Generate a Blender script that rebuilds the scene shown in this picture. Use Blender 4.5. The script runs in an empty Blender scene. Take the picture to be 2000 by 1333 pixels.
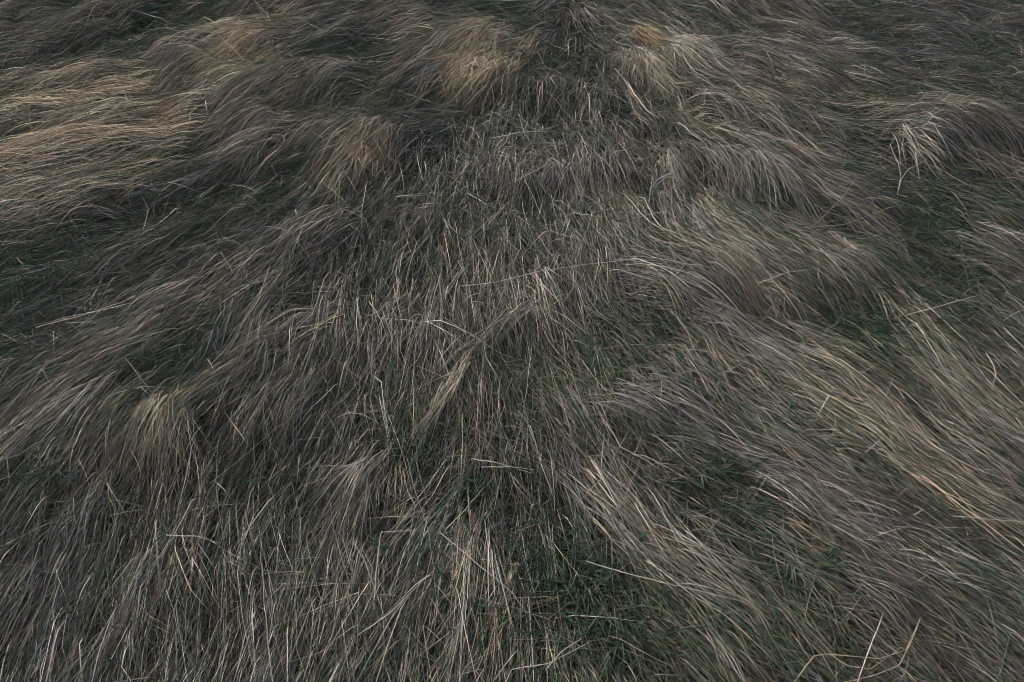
import bpy, math
import numpy as np
from mathutils import Vector

R = math.radians
sc = bpy.context.scene

# ------------------------------------------------------------------ camera
CAM_H, PITCH, LENS = 2.12, 53.0, 24.0
cam_data = bpy.data.cameras.new("camera")
cam_data.lens = LENS
cam_data.sensor_width = 36.0
cam_data.clip_start = 0.05
cam_data.clip_end = 600.0
cam = bpy.data.objects.new("camera", cam_data)
cam.location = (0, 0, CAM_H)
cam.rotation_euler = (R(90 - PITCH), 0, 0)
sc.collection.objects.link(cam)
sc.camera = cam

# ------------------------------------------------------------------ sky and sun (soft evening light)
SUN_EL, SUN_AZ = 56.0, 300.0           # azimuth: clockwise from +y (away from the viewer): far left
world = bpy.data.worlds.new("World")
sc.world = world
world.use_nodes = True
wn = world.node_tree
sky = wn.nodes.new("ShaderNodeTexSky")
sky.sky_type = 'NISHITA'
sky.sun_disc = False
sky.sun_elevation = R(SUN_EL)
sky.sun_rotation = R(SUN_AZ)
sky.dust_density = 3.0
sky.air_density = 1.0
wn.nodes["Background"].inputs[1].default_value = 0.12
wn.links.new(sky.outputs[0], wn.nodes["Background"].inputs[0])
sd = bpy.data.lights.new("sun", 'SUN')
sd.energy = 2.2
sd.angle = R(10)
sd.color = (1.0, 0.935, 0.88)
sun = bpy.data.objects.new("sun", sd)
az = R(SUN_AZ)
to_sun = Vector((math.sin(az) * math.cos(R(SUN_EL)), math.cos(az) * math.cos(R(SUN_EL)), math.sin(R(SUN_EL))))
sun.rotation_euler = to_sun.to_track_quat('Z', 'Y').to_euler()
sun.location = (-5, 6, 8)
sc.collection.objects.link(sun)
sc.view_settings.view_transform = 'Standard'
sc.view_settings.look = 'None'
sc.view_settings.gamma = 1.0
sc.view_settings.exposure = 0.43
sc.cycles.filter_width = 1.05
sc.cycles.max_bounces = 4
sc.cycles.diffuse_bounces = 3
sc.cycles.transmission_bounces = 2

# ------------------------------------------------------------------ numbers and noise
rng = np.random.default_rng(11)
PR = rng.permutation(4096)

def vnoise(x, y, seed=0):
    xi = np.floor(x).astype(np.int64); yi = np.floor(y).astype(np.int64)
    fx = x - xi; fy = y - yi
    fx = fx * fx * fx * (fx * (fx * 6 - 15) + 10); fy = fy * fy * fy * (fy * (fy * 6 - 15) + 10)
    def hsh(a, b):
        return PR[(PR[(a + seed * 131) & 4095] + b) & 4095] / 4095.0 * 2 - 1
    a = hsh(xi, yi); b = hsh(xi + 1, yi); c = hsh(xi, yi + 1); d = hsh(xi + 1, yi + 1)
    return (a * (1 - fx) + b * fx) * (1 - fy) + (c * (1 - fx) + d * fx) * fy

def fbm(x, y, seed=0, octv=3):
    s = 0; a = 1.0; t = 0
    for k in range(octv):
        s = s + a * vnoise(x * 2 ** k + 17.3 * k, y * 2 ** k - 9.1 * k, seed + k)
        t += a; a *= 0.5
    return s / t

FPX = LENS / 36.0 * 2000.0
SP, CP = math.sin(R(PITCH)), math.cos(R(PITCH))

def base_z(x, y):                    # nose of the bank: falls away both sides, steeper right to dim that side
    return np.where(x > 0, -0.046, -0.022) * x * x / (1 + 0.04 * x * x)

def ray(px, py):
    u = (np.asarray(px, float) - 1000) / FPX; v = (np.asarray(py, float) - 666.5) / FPX
    return u, CP - v * SP, -SP - v * CP

def at_base(px, py):
    dx, dy, dz = ray(px, py)
    t = CAM_H / np.maximum(-dz, 0.02)
    for _ in range(12):
        t = 0.5 * t + 0.5 * (CAM_H - base_z(t * dx, t * dy)) / np.maximum(-dz, 0.02)
    return t * dx, t * dy

def project(x, y, z):
    yy = y; zz = z - CAM_H
    depth = np.maximum(yy * CP - zz * SP, 0.15)
    v = (-yy * SP - zz * CP) / depth
    return 1000 + FPX * x / depth, 666.5 + FPX * v

# ------------------------------------------------------------------ the way the grass has been combed by wind and rain
FLOW = [(50,50,-1,.25),(50,200,-1,.15),(50,330,-1,.2),(50,450,-1,.3),(250,400,-1,.35),(430,420,-1,.6),(100,600,-1,.55),
 (260,610,-1,.62),(100,800,-.9,1),(150,1000,-.52,1),(50,1250,-.38,1),(300,1200,-.26,1),(300,900,-.36,1),(450,750,-.8,1),
 (500,600,-.6,1),(650,650,-.12,1),(600,850,-.35,1),(550,1100,-.14,1),(750,1200,-.34,1),(900,1250,-.38,1),(850,1000,-.6,1),
 (1000,1100,.05,1),(800,700,-.15,1),(950,500,-.05,1),(750,500,-.25,1),(1100,650,.25,1),(1250,700,.55,1),(1100,800,.3,1),
 (1150,400,.12,1),(1300,400,.35,1),(1450,420,.6,1),(1400,600,1,.78),(1300,520,.8,.6),(1600,750,1,.75),(1500,900,1,.7),
 (1350,1000,1,.62),(1280,1120,.7,1),(1450,1250,.75,1),(1600,1050,1,.65),(1800,1000,1,.56),(1900,1150,1,.6),(1800,1250,1,.7),
 (1700,600,1,.65),(1850,700,1,.82),(1950,900,1,.62),(1900,600,.8,.7),(1850,450,1,.5),(1600,500,1,.8),(1600,350,1,.5),
 (1850,350,1,.33),(1700,200,1,.2),(1900,100,1,.14),(1900,220,1,.32),(1500,150,1,.35),(1500,60,1,.28),(1700,30,1,.08),
 (1400,250,.9,.6),(1250,220,.1,1),(1250,330,.1,1),(1100,250,-.25,1),(1100,100,-.6,.6),(1000,300,-.15,1),(900,200,-1,.9),
 (850,350,-.6,1),(700,350,-.7,1),(600,300,-1,.75),(700,220,-1,.55),(550,230,-1,.55),(400,180,-1,.6),(300,100,-1,.42),
 (500,100,-1,.5),(700,60,-1,.4),(850,50,-1,.35),(1000,50,-1,.3),(1200,40,.6,.3)]
FL = np.array(FLOW, float)
fx0, fy0 = at_base(FL[:, 0], FL[:, 1])
nrm = np.hypot(FL[:, 2], FL[:, 3])
fx1, fy1 = at_base(FL[:, 0] + FL[:, 2] / nrm * 8, FL[:, 1] + FL[:, 3] / nrm * 8)
FDX, FDY = fx1 - fx0, fy1 - fy0
n_ = np.hypot(FDX, FDY); FDX /= n_; FDY /= n_

GX0, GX1, GY0, GY1, GS = -9.0, 9.0, -2.0, 17.0, 0.0125
NX, NY = int((GX1 - GX0) / GS) + 1, int((GY1 - GY0) / GS) + 1
# the flow varies slowly: evaluate on a coarse grid
CS = 0.1
cgx = np.arange(GX0, GX1 + CS, CS); cgy = np.arange(GY0, GY1 + CS, CS)
CX, CY = np.meshgrid(cgx, cgy)
cu, cv = project(CX, np.maximum(CY, 0.25), base_z(CX, CY))
cu = np.clip(cu, -250, 2250); cv = np.clip(cv, -80, 1500)
sx = np.zeros_like(CX); sy = np.zeros_like(CX)
for k in range(len(FL)):
    w = 1.0 / (((cu - FL[k, 0]) ** 2 + ((cv - FL[k, 1]) * 1.3) ** 2) / 90.0 ** 2 + 0.25) ** 1.9
    sx += w * FDX[k]; sy += w * FDY[k]
nn = np.hypot(sx, sy) + 1e-9
FLX, FLY = sx / nn, sy / nn

def bil(grid, x, y, x0, y0, s):
    gx = np.clip((x - x0) / s, 0, grid.shape[1] - 1.001); gy = np.clip((y - y0) / s, 0, grid.shape[0] - 1.001)
    i = gx.astype(np.int32); j = gy.astype(np.int32); a = gx - i; b = gy - j
    return (grid[j, i] * (1 - a) + grid[j, i + 1] * a) * (1 - b) + (grid[j + 1, i] * (1 - a) + grid[j + 1, i + 1] * a) * b

def flow_ang(x, y):
    return np.arctan2(bil(FLY, x, y, GX0, GY0, CS), bil(FLX, x, y, GX0, GY0, CS))

# ------------------------------------------------------------------ the ground's shape: hummocks and lodged ledges
gx = GX0 + np.arange(NX) * GS; gy = GY0 + np.arange(NY) * GS
X, Y = np.meshgrid(gx.astype(np.float32), gy.astype(np.float32))
wx = X + 0.18 * fbm(X * 1.1, Y * 1.1, 3, 2); wy = Y + 0.18 * fbm(X * 1.1 + 50, Y * 1.1, 5, 2)
H = base_z(X, Y) + 0.030 * fbm(wx * 1.0, wy * 1.0, 20, 2) + 0.012 * (1 - np.abs(fbm(wx * 2.1, wy * 2.1, 31, 2)) * 2.2) \
    + 0.011 * fbm(wx * 6.0, wy * 6.0, 41, 2) + 0.006 * .6 * fbm(wx * 15.0, wy * 15.0, 47, 1)
for sgn_, a_ in ((-1, R(-155)), (1, R(-22))):        # the far turf lies in low rolls along its own lie
    s_ = X * math.cos(a_) + Y * math.sin(a_); t_ = -X * math.sin(a_) + Y * math.cos(a_)
    g_ = np.clip((sgn_ * X - .3) / .8, 0, 1) * np.clip((Y - 1.6) / 1.2, 0, 1)
    nz = fbm(s_ * .8 + wx * .3, t_ * 3.4 + wy * .6, 131 + sgn_, 2)
    H = H + g_ * .034 * (1 - 2.2 * np.abs(nz))
H = H.astype(np.float32)

def bump(px, py, rx, ry, hgt):
    """a mound centred where (px, py) is seen; rx, ry in metres, drawn out along the lie of the grass"""
    x, y = at_base(px, py)
    x = float(x); y = float(y)
    a = float(flow_ang(np.array(x), np.array(y)))
    r = max(rx, ry) * 2.6
    i0, i1 = max(int((x - r - GX0) / GS), 0), min(int((x + r - GX0) / GS), NX)
    j0, j1 = max(int((y - r - GY0) / GS), 0), min(int((y + r - GY0) / GS), NY)
    if i1 <= i0 or j1 <= j0: return
    dx = X[j0:j1, i0:i1] - x; dy = Y[j0:j1, i0:i1] - y
    s = dx * math.cos(a) + dy * math.sin(a); t = -dx * math.sin(a) + dy * math.cos(a)
    ss = np.where(s > 0, s / (rx * 0.62), s / rx)
    H[j0:j1, i0:i1] += hgt * np.exp(-(ss ** 2 + (t / ry) ** 2))

def ledge(pts, hgt, back=0.28, front=0.07):
    """a step the lodged grass folds over: long rise behind, short drop in front"""
    P = [tuple(float(c) for c in at_base(*p)) for p in pts]
    xs = [p[0] for p in P]; ys = [p[1] for p in P]; r = back * 2.2
    i0, i1 = max(int((min(xs) - r - GX0) / GS), 0), min(int((max(xs) + r - GX0) / GS), NX)
    j0, j1 = max(int((min(ys) - r - GY0) / GS), 0), min(int((max(ys) + r - GY0) / GS), NY)
    if i1 <= i0 or j1 <= j0: return
    x = X[j0:j1, i0:i1]; y = Y[j0:j1, i0:i1]
    best = np.full(x.shape, 1e9, np.float32); sgn = np.zeros(x.shape, np.float32); tt = np.zeros(x.shape, np.float32)
    for k in range(len(P) - 1):
        ax, ay = P[k]; bx, by = P[k + 1]
        L2 = (bx - ax) ** 2 + (by - ay) ** 2
        t = np.clip(((x - ax) * (bx - ax) + (y - ay) * (by - ay)) / L2, 0, 1)
        qx = x - ax - t * (bx - ax); qy = y - ay - t * (by - ay)
        d = np.hypot(qx, qy)
        m = d < best
        f = float(flow_ang(np.array((ax + bx) / 2), np.array((ay + by) / 2)))
        best = np.where(m, d, best); sgn = np.where(m, np.sign(qx * math.cos(f) + qy * math.sin(f)), sgn)
        tt = np.where(m, (k + t) / (len(P) - 1), tt)
    wob = 0.03 * fbm(x * 5, y * 5, 77, 2)
    dd = best * sgn + wob
    g = np.where(dd > 0, np.exp(-(dd / front) ** 2), np.exp(-(dd / back) ** 2))
    ends = np.clip(np.sin(np.pi * np.clip(tt, 0.0, 1.0)) * 1.6, 0, 1)
    H[j0:j1, i0:i1] += hgt * g * ends

LEDGES = [
 ([(340,262),(430,225),(520,205),(640,190),(720,200)], .07, .40, .12),
 ([(0,190),(120,178),(270,172)], .07, .25, .1), ([(0,275),(150,262),(370,238)], .08, .3, .1),
 ([(0,345),(160,318),(330,300)], .05, .25, .1), ([(420,300),(520,235),(640,205),(700,225)], .10, .30, .1),
 ([(0,440),(150,410),(260,400)], .06, .3, .12), ([(360,210),(375,140),(470,110),(560,120)], .09, .3, .1),
 ([(790,230),(830,130),(920,100),(1010,115)], .12, .34, .12), ([(900,215),(980,185),(1090,190),(1180,205)], .07, .28, .1),
 ([(980,225),(1090,215),(1180,225)], .05, .2, .07), ([(650,400),(680,310),(760,290),(870,330)], .11, .3, .1),
 ([(500,320),(580,290),(640,300)], .05, .2, .08),
 ([(1000,420),(1050,365),(1140,350),(1260,352)], .12, .3, .07), ([(1270,370),(1330,345),(1450,350),(1560,420)], .12, .3, .08),
 ([(1340,240),(1420,225),(1540,290)], .09, .25, .08), ([(1170,290),(1260,275),(1350,280)], .06, .2, .07),
 ([(700,460),(800,440),(920,440)], .06, .3, .09), ([(440,570),(540,510),(640,460),(740,450)], .09, .3, .09),
 ([(300,640),(400,580),(470,545)], .07, .25, .08), ([(480,720),(560,660),(620,635)], .07, .2, .07),
 ([(850,720),(900,660),(990,620),(1070,640)], .10, .25, .07), ([(1020,590),(1120,570),(1240,560),(1360,600)], .08, .28, .08),
 ([(1180,690),(1290,610),(1370,600),(1410,680)], .07, .2, .08), ([(1350,590),(1420,545),(1500,560),(1510,640)], .10, .22, .07),
 ([(1520,580),(1600,560),(1720,590)], .08, .25, .08), ([(1600,450),(1680,450),(1760,520)], .07, .25, .08),
 ([(1730,330),(1790,300),(1900,300),(2040,330)], .17, .35, .08), ([(1430,150),(1520,140),(1620,190)], .06, .3, .12),
 ([(1600,770),(1660,750),(1760,830)], .08, .25, .1), ([(1180,880),(1200,820),(1280,800),(1400,850)], .08, .2, .07),
 ([(880,980),(940,930),(1040,930),(1130,960)], .09, .22, .06), ([(250,900),(290,850),(360,830),(430,850)], .10, .22, .07),
 ([(440,880),(540,830),(640,830)], .06, .2, .07), ([(640,990),(700,960),(760,1000)], .08, .2, .06),
 ([(1150,1010),(1230,980),(1330,1010)], .07, .2, .07), ([(700,1120),(780,1040),(900,1030)], .06, .2, .07),
 ([(1480,1000),(1580,960),(1700,980)], .05, .2, .08), ([(1560,1200),(1660,1150),(1780,1180)], .06, .2, .08),
 ([(60,1080),(180,1000),(260,980)], .06, .2, .07), ([(1240,800),(1330,760),(1440,800)], .05, .18, .07),
 ([(480,60),(560,25),(640,40)], .10, .4, .12), ([(750,60),(820,22),(910,20)], .09, .4, .12),
 ([(150,95),(230,55),(330,50)], .10, .4, .12), ([(1340,30),(1440,8),(1590,35)], .10, .4, .14),
 ([(0,60),(60,40),(140,48)], .09, .4, .12),
]
for L in LEDGES:
    cx_ = sum(p[0] for p in L[0]) / len(L[0]); cy_ = sum(p[1] for p in L[0]) / len(L[0])
    k_ = 1.25 if cy_ < 450 and (cx_ < 800 or cx_ > 1400) else (.7 if cy_ > 700 else .8)
    f_ = .72 if cy_ < 450 else .9
    ledge(L[0], L[1] * k_ * f_, L[2] * f_, L[3] * f_)
for b in [(430,135,.30,.22,.13),(915,130,.34,.28,.15),(1262,85,.15,.13,.13),(1255,150,.22,.22,.14),(1350,120,.18,.18,.12),
          (712,315,.20,.17,.10),(1850,310,.35,.25,.10),(1330,375,.15,.16,.06),(305,860,.14,.12,.07),(1450,560,.14,.11,.06),
          (365,243,.08,.08,.07),(680,975,.10,.10,.05),(1010,695,.11,.12,-.10),(1100,1130,.25,.25,-.02),(1700,650,.2,.2,-.05),
          (1350,1230,.18,.2,-.02),(1850,470,.35,.3,-.08)]:
    f_ = .68 if b[1] < 450 else .9
    bump(b[0], b[1], b[2] * f_ * 1.15, b[3] * f_ * 1.15, b[4] * (.45 if b[1] < 450 else .5) * f_)
# real turf is steep but never sheer: a light blur
for _ in range(2):
    H[1:-1, 1:-1] = (H[1:-1, 1:-1] * 2 + H[:-2, 1:-1] + H[2:, 1:-1] + H[1:-1, :-2] + H[1:-1, 2:]) / 6
GYd, GXd = np.gradient(H, GS)

def hz(x, y): return bil(H, x, y, GX0, GY0, GS)

MAT = 0.045        # mean thickness of the thatch above the soil
def on_mat(px, py, off=MAT):
    """the first point of the sight line through (px, py) that meets the top of the thatch"""
    dx, dy, dz = [float(c) for c in ray(px, py)]
    t = np.arange(0.6, 14, 0.01)
    x, y, z = t * dx, t * dy, CAM_H + t * dz
    hit = np.nonzero(z < hz(x, y) + off)[0]
    k = hit[0] if len(hit) else len(t) - 1
    return np.array([x[k], y[k], z[k]])

# ------------------------------------------------------------------ materials
def grass_material(name, rough=0.62, transl=0.18, spec=0.25):
    m = bpy.data.materials.new(name)
    m.use_nodes = True
    nt = m.node_tree; N = nt.nodes; Lk = nt.links
    b = N["Principled BSDF"]; out = N["Material Output"]
    at = N.new("ShaderNodeAttribute"); at.attribute_name = "blade_colour"
    tc = N.new("ShaderNodeNewGeometry")
    no = N.new("ShaderNodeTexNoise"); no.inputs["Scale"].default_value = 55; no.inputs["Detail"].default_value = 3
    Lk.new(tc.outputs["Position"], no.inputs["Vector"])
    mr = N.new("ShaderNodeMapRange"); mr.inputs[1].default_value = .3; mr.inputs[2].default_value = .7
    mr.inputs[3].default_value = .72; mr.inputs[4].default_value = 1.22
    Lk.new(no.outputs["Fac"], mr.inputs[0])
    mx = N.new("ShaderNodeVectorMath"); mx.operation = 'MULTIPLY'
    Lk.new(at.outputs["Color"], mx.inputs[0]); Lk.new(mr.outputs[0], mx.inputs[1])
    Lk.new(mx.outputs[0], b.inputs["Base Color"])
    b.inputs["Roughness"].default_value = rough
    b.inputs["Specular IOR Level"].default_value = spec
    tr = N.new("ShaderNodeBsdfTranslucent"); Lk.new(mx.outputs[0], tr.inputs["Color"])
    ms = N.new("ShaderNodeMixShader"); ms.inputs[0].default_value = transl
    Lk.new(b.outputs[0], ms.inputs[1]); Lk.new(tr.outputs[0], ms.inputs[2]); Lk.new(ms.outputs[0], out.inputs["Surface"])
    return m

M_DRY = grass_material("dry_grass", .6, .10, .25)
M_GREEN = grass_material("green_grass", .45, .25, .35)
M_GOLD = grass_material("straw", .55, .2, .3)

def soil_material():
    m = bpy.data.materials.new("dark_thatch_and_soil"); m.use_nodes = True
    nt = m.node_tree; N = nt.nodes; Lk = nt.links; b = N["Principled BSDF"]
    g = N.new("ShaderNodeNewGeometry")
    n1 = N.new("ShaderNodeTexNoise"); n1.inputs["Scale"].default_value = 60; n1.inputs["Detail"].default_value = 8
    n2 = N.new("ShaderNodeTexNoise"); n2.inputs["Scale"].default_value = 1.6; n2.inputs["Detail"].default_value = 6
    Lk.new(g.outputs["Position"], n1.inputs["Vector"]); Lk.new(g.outputs["Position"], n2.inputs["Vector"])
    r1 = N.new("ShaderNodeValToRGB")
    r1.color_ramp.elements[0].position = .35; r1.color_ramp.elements[0].color = (.010, .009, .007, 1)
    r1.color_ramp.elements[1].position = .7; r1.color_ramp.elements[1].color = (.04, .034, .026, 1)
    r2 = N.new("ShaderNodeValToRGB")
    r2.color_ramp.elements[0].position = .4; r2.color_ramp.elements[0].color = (.014, .018, .010, 1)
    r2.color_ramp.elements[1].position = .6; r2.color_ramp.elements[1].color = (.028, .024, .018, 1)
    Lk.new(n1.outputs["Fac"], r1.inputs[0]); Lk.new(n2.outputs["Fac"], r2.inputs[0])
    mx = N.new("ShaderNodeMix"); mx.data_type = 'RGBA'; mx.inputs[0].default_value = .5
    Lk.new(r1.outputs[0], mx.inputs[6]); Lk.new(r2.outputs[0], mx.inputs[7]); Lk.new(mx.outputs[2], b.inputs["Base Color"])
    bp = N.new("ShaderNodeBump"); bp.inputs["Strength"].default_value = .8; bp.inputs["Distance"].default_value = .02
    Lk.new(n1.outputs["Fac"], bp.inputs["Height"]); Lk.new(bp.outputs[0], b.inputs["Normal"])
    b.inputs["Roughness"].default_value = .95; b.inputs["Specular IOR Level"].default_value = .1
    return m

# ------------------------------------------------------------------ ground sheet
def ground():
    def axis(lo, hi, a, b, s):
        mid = np.arange(a, b + s / 2, s)
        outl = []; p = a; st = s
        while p > lo: st *= 1.35; p -= st; outl.append(p)
        outr = []; p = b; st = s
        while p < hi: st *= 1.35; p += st; outr.append(p)
        return np.array(outl[::-1] + list(mid) + outr)
    ax = axis(-150, 150, -7.5, 7.5, .03); ay = axis(-60, 260, -1.0, 13.0, .03)
    gxx, gyy = np.meshgrid(ax, ay)
    inside = (np.abs(gxx) < 8.9) & (gyy > -1.9) & (gyy < 16.9)
    zz = np.where(inside, hz(gxx, gyy), base_z(gxx, gyy) + .3 * fbm(gxx * .1, gyy * .1, 9, 3) * np.clip((np.hypot(gxx, gyy) - 12) / 20, 0, 1))
    ed = np.clip((np.maximum(np.abs(gxx) - 8.0, gyy - 15.5)), 0, 1)
    zz = zz * (1 - ed) + ed * base_z(gxx, gyy)
    v = np.stack([gxx, gyy, zz], -1).reshape(-1, 3)
    ny, nx = gxx.shape
    i = np.arange(nx - 1)[None, :] + nx * np.arange(ny - 1)[:, None]
    f = np.stack([i, i + 1, i + 1 + nx, i + nx], -1).reshape(-1, 4)
    me = bpy.data.meshes.new("ground")
    fill(me, v, f)
    me.polygons.foreach_set("use_smooth", np.ones(len(f), bool))
    o = bpy.data.objects.new("ground", me); sc.collection.objects.link(o)
    me.materials.append(soil_material()); o["kind"] = "structure"
    o["label"] = "uneven dark soil and thatch under the grass"
    return o

def fill(me, v, f):
    me.vertices.add(len(v)); me.vertices.foreach_set("co", np.ascontiguousarray(v, np.float32).ravel())
    me.loops.add(f.size); me.loops.foreach_set("vertex_index", np.ascontiguousarray(f, np.int32).ravel())
    me.polygons.add(len(f))
    me.polygons.foreach_set("loop_start", np.arange(0, f.size, f.shape[1], dtype=np.int32))
    me.polygons.foreach_set("loop_total", np.full(len(f), f.shape[1], np.int32))
    me.update(calc_edges=True)

# ------------------------------------------------------------------ blades
def trace(x, y, z0, ang, L, off, vz, curv, K, follow=.35, off_tip=None, kink=None, grav=3.5, flowoff=None):
    """lay N blades along the lie of the grass: each springs from its root, arcs and comes to rest on the thatch"""
    n = len(x); P = np.zeros((n, K + 1, 3), np.float32)
    z = z0.copy(); a = ang.copy(); ds = L / K
    P[:, 0, 0] = x; P[:, 0, 1] = y; P[:, 0, 2] = z
    f0 = flow_ang(x, y)
    if flowoff is None:
        flowoff = np.arctan2(np.sin(a - f0), np.cos(a - f0))
    for k in range(1, K + 1):
        if np.any(follow > 0):
            tgt = flow_ang(x, y) + flowoff
            a = a + follow * np.arctan2(np.sin(tgt - a), np.cos(tgt - a)) + curv * ds
        else:
            a = a + curv * ds
        if kink is not None:
            a = a + np.where(kink[0] == k, kink[1], 0) + rng.normal(0, .022, n)
        c = 1 / np.sqrt(1 + vz * vz)
        x = x + np.cos(a) * ds * c; y = y + np.sin(a) * ds * c
        vz = np.maximum(vz - grav * ds * (1 + 2.2 * ds), -1.3)
        z = z + vz * ds * c
        o = off if off_tip is None else off + (off_tip - off) * k / K
        fl = hz(x, y) + o
        low = z < fl
        sl = (fl - P[:, k - 1, 2]) / np.maximum(ds * c, 1e-4)
        vz = np.where(low, np.clip(sl, -.9, .15), vz)
        z = np.where(low, fl, z)
        P[:, k, 0] = x; P[:, k, 1] = y; P[:, k, 2] = z
    return P

def ribbons(P, width, roll, kind="stalk", tip=0.35):
    """flat blades with a real width and a roll of their own; returns verts and faces"""
    n, K1, _ = P.shape
    T = np.gradient(P, axis=1); T /= np.linalg.norm(T, axis=2, keepdims=True) + 1e-9
    up = np.zeros_like(T); up[..., 2] = 1
    S = np.cross(T, up); S /= np.linalg.norm(S, axis=2, keepdims=True) + 1e-6
    U = np.cross(S, T)
    s = np.linspace(0, 1, K1)
    if kind == "leaf": w = np.sin(np.pi * np.clip(.12 + .88 * s, 0, 1)) ** .7; w[-1] = .02
    else: w = np.where(s < .55, 1, 1 - (1 - tip) * (s - .55) / .45)
    tw = roll[:, None] + (s * 1.3)[None, :] * np.sign(roll)[:, None]
    side = S * np.cos(tw)[..., None] + U * np.sin(tw)[..., None]
    hw = (width[:, None] * w[None, :] * .5)[..., None]
    V = np.stack([P - side * hw, P + side * hw], 2).reshape(-1, 3)
    b = (np.arange(n) * K1 * 2)[:, None] + (np.arange(K1 - 1) * 2)[None, :]
    F = np.stack([b, b + 1, b + 3, b + 2], -1).reshape(-1, 4)
    return V, F

def tubes(P, width, sides=4, taper=.35):
    n, K1, _ = P.shape
    T = np.gradient(P, axis=1); T /= np.linalg.norm(T, axis=2, keepdims=True) + 1e-9
    up = np.zeros_like(T); up[..., 2] = 1
    S = np.cross(T, up); S /= np.linalg.norm(S, axis=2, keepdims=True) + 1e-6
    U = np.cross(S, T)
    s = np.linspace(0, 1, K1); w = 1 - (1 - taper) * s ** 1.5
    th = np.arange(sides) * 2 * np.pi / sides
    ring = S[:, :, None, :] * np.cos(th)[None, None, :, None] + U[:, :, None, :] * np.sin(th)[None, None, :, None]
    hw = (width[:, None] * w[None, :] * .5)[:, :, None, None]
    V = (P[:, :, None, :] + ring * hw).reshape(-1, 3)
    b = (np.arange(n) * K1 * sides)[:, None, None] + (np.arange(K1 - 1) * sides)[None, :, None]
    j = np.arange(sides)[None, None, :]; j2 = (j + 1) % sides
    F = np.stack([b + j, b + j2, b + j2 + sides, b + j + sides], -1).reshape(-1, 4)
    return V, F

def link(name, parts, mat, parent=None, origin=None, label=None, cat=None, group=None, kind=None):
    """parts: list of (V, F, colour per vertex) joined into one mesh object"""
    base = 0; Vs = []; Fs = []; Cs = []
    for V, F, Cc in parts:
        Vs.append(V); Fs.append(F + base); Cs.append(Cc); base += len(V)
    V = np.concatenate(Vs); F = np.concatenate(Fs); Cc = np.concatenate(Cs)
    if origin is not None: V = V - np.asarray(origin, np.float32)[None, :]
    me = bpy.data.meshes.new(name)
    fill(me, V, F)
    ca = me.color_attributes.new("blade_colour", 'FLOAT_COLOR', 'POINT')
    ca.data.foreach_set("color", np.concatenate([Cc, np.ones((len(Cc), 1))], 1).astype(np.float32).ravel())
    me.materials.append(mat)
    o = bpy.data.objects.new(name, me); sc.collection.objects.link(o)
    if parent is not None: o.parent = parent
    elif origin is not None: o.location = [float(c) for c in origin]
    for k_, v_ in (("label", label), ("category", cat), ("group", group), ("kind", kind)):
        if v_: o[k_] = v_
    return o

PAL = {  # base colours of weathered grass
 'grey': (.195, .184, .158), 'tan': (.265, .228, .17), 'pale': (.53, .47, .36), 'gold': (.46, .365, .24), 'straw': (.72, .56, .37), 'violet': (.195, .19, .185),
 'brown': (.11, .08, .05), 'green': (.048, .09, .04), 'olive': (.11, .12, .06), 'teal': (.05, .088, .062), 'rust': (.25, .18, .115), 'orange': (.48, .31, .14)}
PN = list(PAL); PA = np.array([PAL[k] for k in PN])
def pick(n, weights):
    """weights: dict or (n, len) array"""
    if isinstance(weights, dict):
        w = np.tile(np.array([weights.get(k, 0) for k in PN], float), (n, 1))
    else: w = weights
    c = np.cumsum(w, 1); c /= c[:, -1:]
    return (rng.random(n)[:, None] > c).sum(1).clip(0, len(PN) - 1)
def colours(idx, jit=.22):
    n = len(idx)
    return PA[idx] * np.exp(rng.normal(0, jit, n))[:, None] * (1 + rng.normal(0, .04, (n, 3)))
def vcol(c, per): return np.repeat(np.clip(c, .004, .85), per, axis=0)

def blob(u, v, lst):
    g = np.zeros_like(u)
    for bx, by, br, bs in lst:
        g += bs * np.exp(-(((u - bx) ** 2 + ((v - by) * 1.35) ** 2) / br ** 2))
    return g
GREENS = [(1080,1120,140,.9),(1280,1230,150,.85),(1700,640,110,1.2),(1830,470,150,.7),(1380,930,90,.6),(1250,590,110,.5),(60,650,110,.15),
 (220,480,150,.12),(110,960,90,.7),(600,950,80,.5),(700,510,60,.6),(1005,700,55,1.3),(1150,620,70,.5),(800,880,90,.4),(1560,1180,120,.5),
 (150,350,120,.35),(650,210,50,.6),(720,140,80,.5),(900,960,80,.6),(1450,330,90,.5),(250,30,120,.4),(560,590,60,.4),(1650,930,90,.35),
 (330,700,80,.5),(40,250,90,.4),(1260,1050,60,.3),(850,690,60,.4),(1000,60,110,.5),(1800,620,90,.5),(1350,500,60,.35),(60,560,80,.25)]
WARMS = [(60,310,200,.6),(250,130,250,.55),(520,50,180,.6),(430,130,90,.9),(900,140,110,.6),(700,320,70,.6),(560,230,120,.4),
 (1500,60,150,.4),(1480,160,90,.4),(310,860,80,.5),(1720,800,90,.4),(1950,760,90,.4),(1450,570,70,.35),(820,30,90,.6),(40,830,90,.4),
 (1930,1020,120,.25),(120,180,150,.5),(1260,90,60,.8)]
PALES = [(830,1180,170,.7),(650,1080,130,.4),(350,1000,120,.3),(900,500,190,.45),(760,640,170,.45),(1100,430,150,.4),(1000,300,150,.3),(820,800,150,.3),(780,1200,200,.6),(650,700,130,.4),(960,680,70,.5),(1320,400,90,.5),(300,1150,130,.2),(500,560,90,.3)]
VIOLS = [(850,290,150,.5),(1080,240,110,.5),(1240,320,100,.6),(400,110,120,.2),(640,560,130,.4),(900,500,150,.4),(1700,250,250,.3),(1120,520,120,.4),(600,880,80,.4)]

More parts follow.
